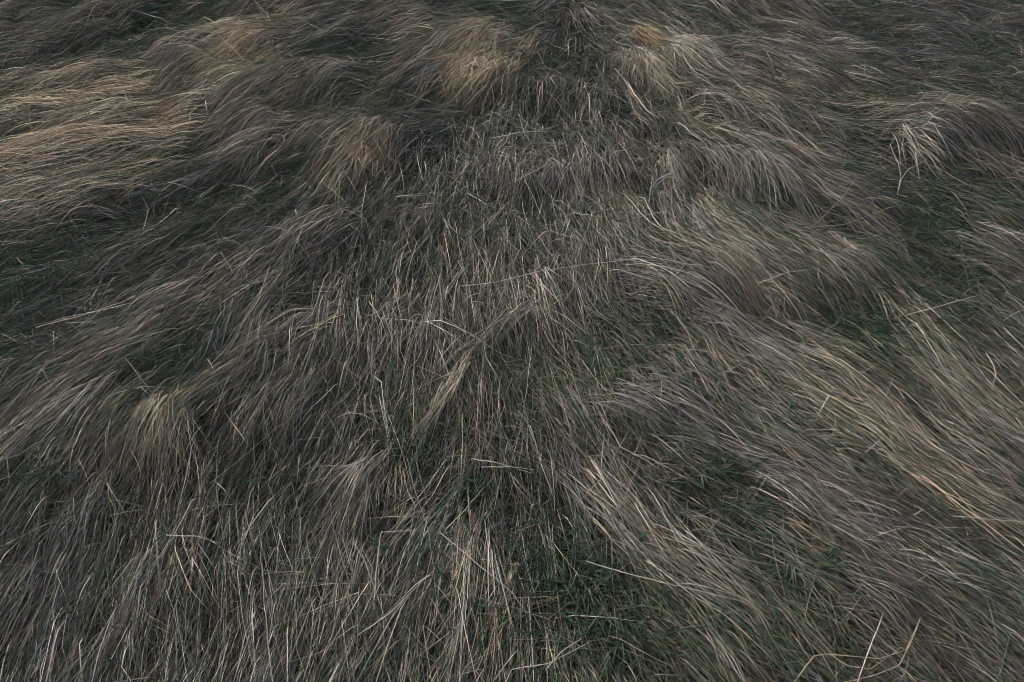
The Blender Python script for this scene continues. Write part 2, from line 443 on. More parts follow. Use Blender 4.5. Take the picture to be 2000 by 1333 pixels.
STRAWY = [(850,600,200,.7),(1000,450,200,.6),(850,330,150,.5),(300,1150,330,1.0),(700,1220,230,1.0),(650,680,130,.9),(560,560,90,.7),(1130,410,120,.9),(1450,420,120,.9),(800,1080,120,.6),(1750,1050,260,.6),
          (1500,700,150,.6),(150,780,130,.6),(900,470,130,.6),(780,560,90,.6),(1050,300,120,.5),(950,1280,120,.8),(1600,850,120,.5),(1350,400,90,.7),(1500,200,200,.6),(1850,150,250,.5)]
def straw_field(x, y):
    """where the long stems lie clean and parallel on top"""
    u, v = project(x, np.maximum(y, .25), hz(x, y))
    return np.clip(blob(u, v, STRAWY) + .35 * fbm(x * 2.4, y * 2.4, 111, 2), 0, 1)

def field(x, y):
    u, v = project(x, np.maximum(y, .25), hz(x, y))
    gn = np.clip(blob(u, v, GREENS) + .6 * fbm(x * 2.6, y * 2.6, 61, 3) + .16, 0, 1.3)
    lowness = np.clip(-(hz(x, y) - hz_s(x, y)) / .04, -1, 1)
    gn = np.clip(gn + .5 * lowness, 0, 1.3)
    crest = np.clip((hz(x, y) - hz_s(x, y)) / .03, -1, 1)
    wm = np.clip(blob(u, v, WARMS) * (1.15 + .7 * crest) - .04 + .15 * fbm(x * 2, y * 2, 71, 2), 0, 1.3)
    pl = np.clip(blob(u, v, PALES) + .3 * fbm(x * 3, y * 3, 81, 2), 0, 1)
    vi = np.clip(blob(u, v, VIOLS) + .35 * fbm(x * 2.2, y * 2.2, 91, 2), 0, 1)
    return gn, wm, pl, vi

HS = H[::8, ::8].copy()
for _ in range(14):
    HS[1:-1, 1:-1] = (HS[1:-1, 1:-1] + HS[:-2, 1:-1] + HS[2:, 1:-1] + HS[1:-1, :-2] + HS[1:-1, 2:]) / 5
def hz_s(x, y): return bil(HS, x, y, GX0, GY0, GS * 8)

def weights_for(x, y, boost_green=0.0):
    gn, wm, pl, vi = field(x, y)
    W = np.zeros((len(x), len(PN)))
    def put(k, v): W[:, PN.index(k)] = v
    dim = np.clip((project(x, np.maximum(y, .25), hz(x, y))[0] - 1150) / 700, 0, 1)      # browner grass towards the right; its colour also stands in for dimmer light
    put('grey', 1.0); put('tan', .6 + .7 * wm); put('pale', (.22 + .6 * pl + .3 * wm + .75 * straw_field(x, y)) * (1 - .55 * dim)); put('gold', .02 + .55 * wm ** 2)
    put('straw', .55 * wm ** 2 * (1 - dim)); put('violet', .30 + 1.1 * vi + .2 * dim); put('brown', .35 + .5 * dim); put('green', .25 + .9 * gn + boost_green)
    put('olive', .28 + .5 * gn); put('teal', .20 + .45 * gn); put('rust', .02 + .08 * wm)
    return W

def scatter(n_try, dens):
    """root points over the bank, as dense as dens(x, y) says"""
    x = rng.uniform(-6, 6, n_try); y = rng.uniform(-.9, 9, n_try)
    u, v = project(x, np.maximum(y, .2), hz(x, y))
    inside = (u > -160) & (u < 2160) & (v > -140) & (v < 1560) & (y > .15)
    near = (u > -600) & (u < 2600) & (v > -350) & (v < 2300) & (y > -.3)
    d = np.where(inside, 1.0, np.where(near, .35, .12)) * np.where(y > 3.5, np.clip(1.12 - .035 * y, .3, 1), 1)
    k = rng.random(n_try) < d * dens
    return x[k], y[k], inside[k]

def lod(x, y):        # stems of the far turf are drawn thicker, in step with their thinner sowing
    d = np.sqrt(x * x + y * y + CAM_H ** 2)
    return np.clip(1.18 - .06 * d, .82, 1.05)

def locks(n_try, per, spread, Lr, wr, layer, name, mat, ang_sd, K=7, follow=.10, rnd=0.0, wmod=None, colour_jit=.32, vzr=(.05, .5), blend=.32, dens=1.0, strawy=False, dull=1.0):
    x, y, ins = scatter(n_try, dens)
    if strawy:
        k = rng.random(len(x)) < .08 + .92 * straw_field(x, y); x, y = x[k], y[k]
    n = len(x)
    a_off = rng.normal(0, ang_sd, n) +   .25 * fbm(x * 4.5, y * 4.5, 101, 3)
    loose = rng.random(n) < rnd
    a_off = np.where(loose, rng.uniform(-2.2, 2.2, n), a_off)
    L = rng.uniform(Lr[0], Lr[1], n); lay = rng.uniform(layer[0], layer[1], n) ** 1.0
    W = weights_for(x, y)
    li = pick(n, W)
    m = rng.integers(per[0], per[1] + 1, n)
    r = np.repeat(np.arange(n), m); N_ = len(r)
    fa = flow_ang(x, y)[r] + a_off[r]
    lat = rng.normal(0, spread, N_) * np.repeat(rng.uniform(.5, 1.4, n), m); lon = rng.normal(0, .06, N_)
    bx = x[r] + np.cos(fa) * lon - np.sin(fa) * lat; by = y[r] + np.sin(fa) * lon + np.cos(fa) * lat
    conv = np.repeat(rng.uniform(-1.2, 1.0, n), m)
    off_dir = rng.normal(0, .13, N_) - conv * lat / L[r]
    ang = fa + off_dir
    Lb = L[r] * rng.uniform(.55, 1.15, N_)
    offs = np.clip(lay[r] + rng.normal(0, .008, N_), .002, .2)
    sc_ = lod(bx, by)
    own = pick(N_, W[r]); dist = np.hypot(bx, by)
    idx = np.where(rng.random(N_) < np.clip(blend + .09 * (dist - 1.5), blend, .88), li[r], own)
    col = colours(idx, colour_jit) * np.repeat(np.exp(rng.normal(0, .20, n) * np.where(m < 12, 1, .5)), m)[:, None]
    vz = rng.uniform(vzr[0], vzr[1], N_)
    kk = (rng.integers(2, K * 2, N_), rng.normal(0, .42, N_))
    z0 = hz(bx, by) + np.maximum(offs - .03, .0)
    P = trace(bx, by, z0, ang, Lb, offs, vz, np.repeat(rng.normal(0, .3, n), m) + rng.normal(0, .4, N_), K, follow=follow, kink=kk)
    P[:, 1:, 2] += rng.normal(0, .0015, (N_, K))
    w = rng.uniform(wr[0], wr[1], N_) * sc_ * np.where(rng.random(N_) < .07, 1.6, 1)     # a few flat leaves among the stems
    V, F = ribbons(P, w, rng.uniform(-.9, .9, N_))
    return V, F, vcol(col * dull, (K + 1) * 2)

def bits(n_try, Lr, wr, layer, weights=None, kind="stalk", K=4, vzr=(0, .8), curv_sd=3.5, green_only=False, grav=4.0, dull=1.0, calm=False):
    x, y, ins = scatter(n_try, 1.0)
    if green_only:
        g = field(x, y)[0]; k = rng.random(len(x)) < np.clip(g * 1.15 - .1, .05, 1)
        x, y = x[k], y[k]
    if calm:
        k = rng.random(len(x)) > .9 * straw_field(x, y); x, y = x[k], y[k]
    n = len(x)
    fa = flow_ang(x, y)
    a = np.where(rng.random(n) < .35, rng.uniform(-np.pi, np.pi, n), fa + rng.normal(0, .7, n))
    L = rng.uniform(Lr[0], Lr[1], n)
    off = rng.uniform(layer[0], layer[1], n)
    P = trace(x, y, hz(x, y) + off * .8, a, L, off, rng.uniform(vzr[0], vzr[1], n), rng.normal(0, curv_sd, n), K, follow=0.0, grav=grav)
    if weights is None: idx = pick(n, weights_for(x, y, .2))
    else: idx = pick(n, weights)
    V, F = ribbons(P, rng.uniform(wr[0], wr[1], n) * lod(x, y), rng.uniform(-1.0, 1.0, n), kind=kind)
    return V, F, vcol(colours(idx, .28) * dull, (K + 1) * 2)

ground()

# matted layer of short dead leaves just over the soil, crossing every way
mat_parts = [bits(380000, (.05, .16), (.0014, .003), (.004, .030), dull=.4), bits(400000, (.03, .10), (.0009, .0018), (.028, .052), vzr=(0, .6), dull=.75, calm=True)]  # lower bits coloured darker: decayed, and standing in for shade in the gaps
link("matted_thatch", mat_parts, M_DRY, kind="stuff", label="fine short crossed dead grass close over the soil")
# long lodged stems lying in locks along the lie of the bank
lk = []
lk.append(locks(44000, (4, 9), .008, (.12, .34), (.0011, .0022), (.012, .042), "a", M_DRY, .46, rnd=.10, colour_jit=.22, vzr=(0, .15), dull=.62))  # bottom locks coloured darker too, as shade between the upper stems
lk.append(locks(48000, (3, 7), .006, (.20, .56), (.0011, .0024), (.028, .052), "b", M_DRY, .18, K=8, rnd=.06, vzr=(0, .2), colour_jit=.2))
lk.append(locks(40000, (4, 9), .010, (.26, .62), (.0011, .0021), (.040, .062), "e", M_DRY, .17, K=8, rnd=.03, vzr=(0, .2), colour_jit=.24, blend=.15, strawy=True))
lk.append(locks(48000, (1, 2), .015, (.14, .40), (.0010, .0021), (.040, .066), "c", M_DRY, .65, rnd=.30, vzr=(0, .4), blend=.2))
lk.append(locks(1500, (24, 44), .018, (.22, .46), (.0012, .0024), (.046, .066), "d", M_DRY, .16, K=8, rnd=.0, vzr=(0, .25), blend=.5))
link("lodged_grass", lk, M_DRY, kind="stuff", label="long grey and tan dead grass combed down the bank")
# living blades in the gaps and hollows
gr = [bits(360000, (.04, .13), (.0022, .0050), (.030, .066), weights={'green': 1, 'teal': .8, 'olive': .45}, kind="leaf", K=5, green_only=True, vzr=(.1, 1.2), curv_sd=5)]
link("green_grass", gr, M_GREEN, kind="stuff", label="short dark green grass growing up through the dead grass")

# ------------------------------------------------------------------ single things: tussocks, strand bundles, green tufts, loose stalks
def tussock(name, px, py, rx, ry, n, weights, label, cat, L=(.18, .40), off=(.05, .085), fan=.9, vz=(.1, .9), w=(.0016, .003),
            turn=0.0, curl=0.0, mat=None, K=9, group=None, follow=.25, locked=.5, jit=.16, grav=3.2, kind="stalk", tube=False, offtip=None):
    """a clump springing from a crown of radii rx, ry metres at the place seen at (px, py), falling the way the bank's grass falls"""
    fs = (.68 if py < 450 else .88) if kind == "stalk" else 1.0
    if kind == 'stalk': rx *= 1.75; ry *= 1.12; fan *= .6; n = int(n * 1.15)
    rx *= fs; ry *= fs; L = (L[0] * fs, L[1] * fs); vz = (vz[0] * .5, vz[1] * (.5 if py < 450 else .65)) if kind == 'stalk' else vz
    if kind == 'stalk': off = (off[0] - .012, off[1] - .014)
    c = on_mat(px, py)
    fa = float(flow_ang(np.array(c[0]), np.array(c[1]))) + turn
    back = .34 * (L[0] + L[1]) / 2 if kind == "stalk" else 0
    c = c - np.array([math.cos(fa) * back, math.sin(fa) * back, 0])
    nl = max(3, n // 14); r = rng.integers(0, nl, n)
    lt = rng.uniform(-1, 1, nl); ll = rng.uniform(-1, .55, nl); la = rng.normal(0, .24, nl)
    t = (lt[r] * .85 + rng.normal(0, .24, n)) * ry; s = (ll[r] + rng.normal(0, .16, n)) * rx
    x = c[0] + math.cos(fa) * s - math.sin(fa) * t; y = c[1] + math.sin(fa) * s + math.cos(fa) * t
    ang = fa + fan * np.clip(t / max(ry, .01), -1.2, 1.2) * .7 + la[r] + rng.normal(0, .17, n)
    vz = (vz[0], vz[0] + (vz[1] - vz[0]) * .7) if kind == 'stalk' else vz
    Lb = rng.uniform(L[0] * .5, L[1], n); o = rng.uniform(off[0], off[1], n) - .008
    f0 = flow_ang(x, y); fo = np.arctan2(np.sin(ang - f0), np.cos(ang - f0))
    P = trace(x, y, hz(x, y) + o * .6, ang, Lb, o, rng.uniform(vz[0], vz[1], n), rng.normal(curl, 1.2 + abs(curl) * .3, n), K,
              follow=follow, flowoff=fo, grav=grav, off_tip=offtip, kink=(rng.integers(2, K * 2, n), rng.normal(0, .35, n)))
    wd = rng.uniform(w[0], w[1], n) * .85 * lod(x, y)
    V, F = ribbons(P, wd, rng.uniform(-.8, .8, n), kind=kind)
    own = pick(n, weights); lk_ = pick(nl, weights)[r]
    idx = np.where(rng.random(n) < locked, lk_, own)
    base = np.array([c[0], c[1], float(hz(np.array(c[0]), np.array(c[1])))])
    e = bpy.data.objects.new(name, None); e.location = base; e.empty_display_size = .05; sc.collection.objects.link(e)
    e["label"] = label; e["category"] = cat
    if group: e["group"] = group
    link("drooping_stems" if kind == "stalk" else "leaf_blades", [(V, F, vcol(colours(idx, jit), (K + 1) * 2))], mat or M_DRY, parent=e, origin=base)
    return e, base

def poly(pts, lifts, per=8, wob=.0005):
    """a stem seen running through the given points, each at about its height over the thatch"""
    q = []; lf = []
    for k in range(len(pts) - 1):
        for t in np.linspace(0, 1, per, endpoint=False):
            q.append((pts[k][0] * (1 - t) + pts[k + 1][0] * t, pts[k][1] * (1 - t) + pts[k + 1][1] * t)); lf.append(lifts[k] * (1 - t) + lifts[k + 1] * t)
    q.append(pts[-1]); lf.append(lifts[-1])
    q = np.array(q, float); n = len(q)
    if len(pts) > 2: q[1:-1] = (q[:-2] + 5 * q[1:-1] + q[2:]) / 7
    dx, dy, dz = ray(q[:, 0], q[:, 1])
    ts = np.array([on_mat(a[0], a[1], MAT + l)[1] for a, l in zip(q, lf)]) / dy
    i = np.arange(n)
    Kn = np.exp(-((i[:, None] - i[None, :]) / (n * .22)) ** 2); Kn /= Kn.sum(1, keepdims=True)
    t = Kn @ ts
    t = t - max(0.0, float(np.percentile(t - ts, 70)))
    P = np.stack([t * dx, t * dy, CAM_H + t * dz], -1)
    d = np.cumsum(rng.normal(0, wob, (n, 3)), 0); d -= np.linspace(0, 1, n)[:, None] * d[-1]
    return P + d

def swathe(name, pts, half, n, weights, label, L=(.25, .5), off=(.05, .085), w=(.0013, .0026), vz=(.05, .4), locked=.45, jit=.2, K=9, spread=.07):
    """a long combed band of parallel stems that overlap one another down its length"""
    if pts[0][1] < 450: L = (L[0] * .75, L[1] * .75)
    half *= 1.75; n = int(n * 1.2); n = int(n * .75); spread *= 1.8; off = (off[0] - .014, off[1] - .018)
    W = np.array([on_mat(*p) for p in pts])
    seg = np.linalg.norm(np.diff(W[:, :2], axis=0), axis=1); cum = np.concatenate([[0], np.cumsum(seg)])
    Lm = (L[0] + L[1]) / 2
    s = rng.uniform(-.45 * Lm, max(cum[-1] - .35 * Lm, .05), n)
    k = np.clip(np.searchsorted(cum, s) - 1, 0, len(seg) - 1)
    d = (W[k + 1, :2] - W[k, :2]) / seg[k][:, None]
    tt = (s - cum[k])[:, None]
    nl = max(4, n // 12); r = rng.integers(0, nl, n); lanes = rng.normal(0, .6, nl)
    lat = half * (lanes[r] + rng.normal(0, .2, n))
    x = W[k, 0] + (d * tt)[:, 0] - d[:, 1] * lat; y = W[k, 1] + (d * tt)[:, 1] + d[:, 0] * lat
    ang = np.arctan2(d[:, 1], d[:, 0]) + rng.normal(0, spread, n) - .15 * lat / half
    f0 = flow_ang(x, y)
    o = rng.uniform(off[0], off[1], n); Lb = rng.uniform(L[0], L[1], n)
    P = trace(x, y, hz(x, y) + o * .7, ang, Lb, o, rng.uniform(vz[0], vz[1], n), rng.normal(0, .5, n), K, follow=.12,
              flowoff=np.arctan2(np.sin(ang - f0), np.cos(ang - f0)) * .6, kink=(rng.integers(2, K * 3, n), rng.normal(0, .25, n)))
    V, F = ribbons(P, rng.uniform(w[0], w[1], n) * lod(x, y), rng.uniform(-.8, .8, n))
    idx = np.where(rng.random(n) < locked, pick(nl, weights)[r], pick(n, weights))
    m = len(W) // 2
    base = np.array([W[m, 0], W[m, 1], float(hz(np.array(W[m, 0]), np.array(W[m, 1])))])
    return link(name, [(V, F, vcol(colours(idx, jit), (K + 1) * 2))], M_GOLD if weights.get('gold', 0) > .3 else M_DRY, origin=base, label=label, cat="grass swathe")

def stem_mesh(P, width, colour, taper=.45, sides=5, nodes=True):
    n = len(P)
    wv = np.array([width])
    V, F = tubes(P[None].astype(np.float32), wv, sides, taper)
    if nodes:
        V = V.reshape(n, sides, 3)
        for k in range(6, n - 3, 9):
            V[k] = P[k] + (V[k] - P[k]) * 1.45
        V = V.reshape(-1, 3)
    return V, F, vcol(np.tile(np.array(colour)[None], (n, 1)) * (1 + rng.normal(0, .06, (n, 1))), sides)

def loose_stalk(name, pts, label, colour='pale', width=.0026, lifts=None, head=None, parent=None, leaf=False, cat="stalk", scale=1.0, group=None):
    if lifts is None: lifts = [.024] + [.066] * (len(pts) - 2) + [.032]
    P = poly(pts, lifts)
    col = np.array(PAL[colour]) * scale
    d = float(np.linalg.norm(P.mean(0) - np.array([0, 0, CAM_H])))
    wd = width * max(.9, .75 + .09 * d)
    base = P[0].copy() if parent is None else parent[1]
    if parent is None:
        o = link(name, [stem_mesh(P, wd, col)], M_GOLD, origin=base, label=label, cat=cat, group=group)
        if head or leaf:
            pass
    else:
        o = link("stalk", [stem_mesh(P, wd, col)], M_GOLD, parent=parent[0], origin=base)
    if head:      # a spent flower head: narrow spikelets alternating along the last stretch
        k0 = int(len(P) * (1 - head)); Vs = []
        for k in range(k0, len(P) - 1):
            for sgn in (-1, 1):
                t = P[k + 1] - P[k]; t /= np.linalg.norm(t) + 1e-9
                s = np.cross(t, [0, 0, 1]); s /= np.linalg.norm(s) + 1e-9
                q = P[k][None] + np.linspace(0, .013, 4)[:, None] * (t + sgn * .45 * s + np.array([0, 0, .2]) * rng.uniform(-1, 1))[None]
                V, F = tubes(q[None].astype(np.float32), np.array([wd * 1.5]), 5, .15)
                Vs.append((V, F, vcol(np.tile(col[None] * .8, (4, 1)), 5)))
        link("seed_head", Vs, M_GOLD, parent=o, origin=base if parent is None else None) if parent is None else None
    return o

GOLDW = {'straw': 1.8, 'gold': .4, 'tan': .5, 'pale': .5, 'rust': .08, 'grey': .1}
TANW = {'tan': 1, 'pale': .6, 'straw': .4, 'grey': .5, 'gold': .15, 'olive': .15}
GREYW = {'grey': 1, 'pale': .6, 'tan': .5, 'violet': .6}
T = [
 # name, px, py, rx, ry, n, weights, label, kwargs
 ("golden_tussock", 450, 125, .20, .22, 900, GOLDW, "bright straw-gold tussock at the upper left with long thin stalks pricking up out of it", dict(L=(.2, .5), vz=(.1, 1.1), fan=.8)),
 ("arched_tussock", 925, 125, .28, .26, 1300, {'straw': 1.1, 'pale': .6, 'tan': .8, 'gold': .5, 'olive': .2}, "large domed gold and tan tussock at the top centre, combed over to the left", dict(L=(.3, .6), off=(.05, .1), fan=.35, locked=.6)),
 ("curled_tuft", 1268, 88, .10, .07, 260, {'orange': .8, 'gold': .8, 'straw': .5, 'rust': .4}, "small curled orange-gold tuft standing just above the round grass dome", dict(L=(.10, .22), curl=6, vz=(.3, 1.2), off=(.05, .10))),
 ("domed_tussock", 1258, 140, .15, .17, 640, TANW | {'straw': .9, 'gold': .35, 'pale': .8}, "round dome of tan stems below the small orange tuft", dict(L=(.18, .36), off=(.05, .09), fan=1.2, vz=(.1, .8))),
 ("draped_tussock", 1350, 105, .10, .17, 300, GREYW | {'pale': 1.2}, "pale drape of stems over a dark hollow beside the round grass dome", dict(L=(.2, .38), off=(.06, .10), fan=1.3, vz=(.1, .7))),
 ("glowing_tuft", 715, 300, .13, .13, 560, GOLDW | {'straw': 1.8, 'gold': .5}, "peach-gold tuft left of centre spilling straight down its ledge", dict(L=(.16, .36), off=(.05, .09), fan=.35)),
 ("swept_tussock", 640, 205, .34, .22, 760, TANW | {'straw': .8, 'gold': .4, 'olive': .3}, "long tan drift of stems sweeping left between the domed tussock and the bright gold one", dict(L=(.3, .6), fan=.4)),
 ("grey_clump", 368, 242, .04, .05, 130, {'violet': 1, 'grey': .6}, "small violet-grey clump of dead blades at the end of the golden swathe", dict(L=(.05, .11), fan=2.2, curl=3, vz=(.2, .9), off=(.05, .08))),
 ("windswept_tuft", 560, 35, .28, .20, 420, GOLDW | {'grey': .5}, "golden drift of grass on the rise at the very top, left of the middle", dict(L=(.3, .6), fan=.5)),
 ("windswept_tuft", 830, 30, .26, .14, 300, TANW | {'gold': .4, 'olive': .5}, "yellow-green drift of grass at the top above the domed tussock", dict(L=(.25, .5), fan=.4)),
 ("windswept_tuft", 1530, 12, .30, .22, 360, TANW | {'gold': .5}, "brownish gold drift of grass at the very top, right of the middle", dict(L=(.3, .6), fan=.5)),
 ("overhanging_tussock", 2010, 345, .42, .24, 1100, {'tan': 1, 'grey': .7, 'pale': .15, 'brown': .8, 'gold': .2}, "big brown tussock at the right edge overhanging a dark hollow", dict(L=(.3, .55), off=(.06, .13), fan=.5, vz=(.2, .9))),
 ("spilling_tuft", 1795, 315, .07, .09, 110, {'pale': 1, 'tan': .6}, "loose spray of pale stems spilling down at the front of the big overhanging tussock", dict(L=(.2, .42), off=(.07, .13), fan=1.6, vz=(.3, 1.0), turn=-.7)),
 ("hanging_tuft", 1308, 370, .09, .10, 300, {'pale': 1, 'tan': .8, 'grey': .4}, "pale tuft right of centre with white curved leaves hanging from it", dict(L=(.16, .34), off=(.05, .09), fan=.5)),
 ("hanging_fringe", 1130, 365, .08, .28, 520, GREYW | {'pale': .9}, "wide fringe of grey stems hanging straight down from the middle ledge", dict(L=(.15, .34), off=(.05, .08), fan=.35)),
 ("hanging_fringe", 1450, 370, .08, .30, 520, GREYW | {'pale': .8, 'tan': .9}, "fringe of tan stems hanging down to the right of the white curved leaves", dict(L=(.18, .42), off=(.05, .09), fan=.5)),
 ("olive_tuft", 1015, 690, .07, .11, 240, {'olive': 1.4, 'green': .5, 'tan': .35}, "fine olive green tuft in the hollow under the twisted rope of stems", dict(L=(.10, .22), off=(.055, .08), fan=1.6, turn=1.3, curl=2, w=(.0012, .002))),
 ("peach_tuft", 318, 860, .07, .07, 330, {'straw': .7, 'gold': .3, 'pale': .5, 'tan': .9, 'grey': .3}, "peach-coloured tuft at the lower left falling from a small ledge", dict(L=(.2, .4), off=(.055, .085), fan=.35)),
 ("brown_tuft", 1450, 550, .10, .08, 300, {'rust': .3, 'tan': 1, 'grey': .5, 'brown': .3}, "reddish brown tuft right of centre curling over a dark cleft", dict(L=(.14, .30), off=(.05, .09), fan=.6, turn=-.25)),
 ("hanging_tuft", 700, 975, .06, .08, 200, {'pale': 1, 'tan': .8, 'gold': .12}, "upright tuft of pale stems falling forward, left of the bent stalk", dict(L=(.2, .36), off=(.05, .08), fan=.4)),
 ("foreground_bundle", 830, 1120, .15, .10, 170, {'pale': 1.2, 'tan': .6, 'gold': .1}, "loose bundle of pale straws in the foreground spreading left from the bent stalk", dict(L=(.2, .42), off=(.055, .08), fan=.5, turn=-.25, w=(.0018, .003), locked=.2)),
 ("foreground_bundle", 970, 1195, .07, .03, 55, {'pale': 1.2, 'gold': .15, 'tan': .3}, "tight sheaf of thick pale straws at the bottom edge, just right of the middle", dict(L=(.16, .30), off=(.055, .075), fan=.3, turn=-.2, w=(.0022, .0034), locked=.2)),
]
made = {}
for (nm, px, py, rx, ry, n, wts, lab, kw) in T:
    e, b = tussock(nm, px, py, rx, ry, n, wts, lab, kw.pop("cat", "grass tussock"), mat=M_GOLD if wts.get('gold', 0) > .3 else M_DRY, **kw)
    made[lab[:18]] = (e, b); made.setdefault(nm, (e, b))

SW = [
 ("strand_bundle", [(1055,605),(990,637),(930,680),(892,745),(848,805)], .016, 140, {'pale': 1.1, 'tan': .8, 'rust': .2, 'straw': .3}, "twisted rope of pale stems in the middle, bent over an olive green hollow", dict(off=(.085, .11), L=(.2, .4), spread=.05)),
 ("grass_swathe", [(290,166),(150,188),(0,212)], .07, 420, GOLDW, "upper of two golden swathes trailing out at the left edge", dict(off=(.07, .10))),
 ("grass_swathe", [(375,238),(220,262),(100,285),(0,305)], .09, 620, GOLDW | {'olive': .2, 'rust': .2}, "lower and longer golden swathe running to the left edge from the small grey clump", dict(L=(.3, .6), off=(.07, .10))),
 ("grass_swathe", [(330,312),(200,350),(90,385),(0,410)], .09, 460, TANW | {'straw': .8, 'gold': .3}, "dull tan swathe at the left edge under the two golden ones", dict(off=(.065, .095))),
 ("grass_swathe", [(350,592),(240,655),(120,755),(0,868)], .05, 420, TANW | {'pale': 1.0}, "pale narrow swathe reaching the left edge below the lone orange stalk", dict(off=(.055, .08))),
 ("grass_swathe", [(605,632),(520,668),(440,735),(350,810)], .04, 260, TANW | {'pale': .9}, "pale swathe curving from the middle of the bank down to the peach-coloured tuft", {}),
 ("grass_swathe", [(640,452),(540,512),(440,560),(300,600)], .06, 360, TANW | {'pale': .7}, "pale crest of stems on the ledge left of the middle", {}),
 ("grass_swathe", [(1280,545),(1360,585),(1470,665),(1620,760)], .05, 420, GREYW | {'pale': .9, 'tan': .8}, "narrow swathe of long grey-tan stems sweeping down to the right below the brown tuft", dict(L=(.3, .6))),
 ("grass_swathe", [(1610,745),(1700,810),(1800,885),(1930,990)], .07, 300, {'pale': .6, 'tan': 1, 'straw': .5, 'gold': .2}, "straw-coloured swathe of close parallel stems combed down to the right edge", dict(L=(.3, .55))),
 ("grass_swathe", [(1240,770),(1340,810),(1460,885),(1600,960),(1760,1030)], .06, 520, GREYW | {'pale': .4}, "long grey swathe running down to the right from just below the middle", {}),
 ("grass_swathe", [(1170,960),(1230,1040),(1330,1100),(1470,1180)], .05, 300, GREYW | {'pale': .8}, "silvery swathe bending down to the right beside the foreground green", dict(L=(.25, .45))),
 ("grass_swathe", [(1430,128),(1530,160),(1620,195),(1760,215)], .10, 480, {'tan': 1, 'gold': .4, 'rust': .5, 'grey': .5}, "reddish tan swathe right of the round dome, combed to the right", dict(L=(.3, .6))),
 ("grass_swathe", [(1380,215),(1440,235),(1520,280),(1600,320)], .06, 300, TANW, "tan swathe arching over a small dark hollow below the reddish one", dict(off=(.06, .10))),
 ("grass_swathe", [(1770,600),(1840,700),(1930,800),(2040,900)], .07, 380, {'pale': .35, 'tan': 1, 'grey': .5, 'gold': .15}, "thick tan swathe near the right edge starting beside the stiff pale stalk", dict(L=(.3, .5))),
 ("grass_swathe", [(1360,470),(1420,510),(1480,550),(1510,610)], .04, 240, TANW | {'rust': .3}, "short tan swathe coming down to the brown tuft from above", dict(L=(.2, .4))),
 ("grass_swathe", [(560,235),(480,265),(415,295)], .06, 240, TANW | {'pale': .8}, "pale frayed stems below the left end of the long tan drift", {}),
]
for nm, pts, hf, n, wts, lab, kw in SW:
    swathe(nm, pts, hf, n, wts, lab, **kw)

# stalks that prick up out of the bright gold tussock: parts of it
g = made["golden_tussock"]
for pts, lf in [([(478,118),(430,70),(362,42)], [.03,.12,.2]), ([(468,105),(420,60),(388,30)], [.03,.12,.2]), ([(500,110),(470,82),(455,60)], [.03,.10,.16]),
                ([(455,120),(400,95),(392,72)], [.03,.10,.15]), ([(520,112),(480,95),(440,88)], [.02,.08,.1])]:
    loose_stalk("stalk", pts, None, 'pale', .0024, lf, parent=g)
# the white curved leaves on the pale tuft: parts of it
g = [v for k, v in made.items() if k.startswith("pale tuft right of")][0]
for pts in [[(1328,352),(1310,338),(1286,348),(1270,372),(1268,400),(1280,425)], [(1322,348),(1300,345),(1278,366),(1272,392)], [(1302,340),(1318,338),(1328,352)]]:
    P = poly(pts, [.04] + [.055] * (len(pts) - 2) + [.03], per=4)
    V, F = ribbons(P[None].astype(np.float32), np.array([.0055]), np.array([.4]), kind="leaf")
    link("curved_leaf", [(V, F, vcol(np.tile([[.55, .53, .5]], (len(P), 1)), 2))], M_DRY, parent=g[0], origin=g[1])

# green tufts of living blades
GT = [("green_tuft", 1700, 640, .09, 60, "dense dark green tuft in the right half, in a hollow between tan swathes"),
 ("green_tuft", 1720, 670, .06, 26, "smaller green tuft at the foot of the dense dark green one"),
 ("green_tuft", 1075, 1110, .10, 60, "wide bright green tuft in the foreground beside the pale straws"),
 ("green_tuft", 1150, 1165, .06, 34, "broad-bladed bluish green tuft just below the wide foreground one"),
 ("green_tuft", 1245, 1265, .10, 50, "fresh grass-green tuft at the bottom edge, right of the middle"),
 ("green_tuft", 1580, 1110, .06, 26, "curling bluish green blades among grey parallel stems, lower right"),
 ("green_tuft", 1740, 920, .05, 5, "few wide green leaves crossing the straw-coloured swathe on the right"),
 ("green_tuft", 945, 930, .05, 16, "dark green blades by the short bundle of pale stems, below the middle"),
 ("green_tuft", 790, 1070, .05, 16, "grey-green blades lying under the bent stalk"),
 ("green_tuft", 100, 950, .07, 26, "dark green tuft low at the left edge"),
 ("green_tuft", 1215, 730, .05, 16, "little blue-green tuft right of the olive tuft"),
 ("green_tuft", 905, 1160, .06, 22, "green blades showing through the straws in the bottom centre"),
 ("green_tuft", 1395, 935, .07, 26, "green tuft above the grey parallel swathe, lower right"),
 ("green_tuft", 60, 545, .09, 34, "dark green tuft half way up at the left edge"),
 ("green_tuft", 1850, 440, .12, 50, "shaded green tuft under the big overhanging tussock")]
for nm, px, py, r, n, lab in GT:
    tussock(nm, px, py, r * 1.1, r * 1.2, int(n * 2.6), {'green': 1, 'teal': 1, 'olive': .35}, lab, "green grass", L=(.05, .15), off=(.05, .085), fan=3.2, vz=(.3, 1.8), curl=0,
            w=(.003, .0056), mat=M_GREEN, K=6, follow=0.0, locked=.3, grav=6, kind="leaf")

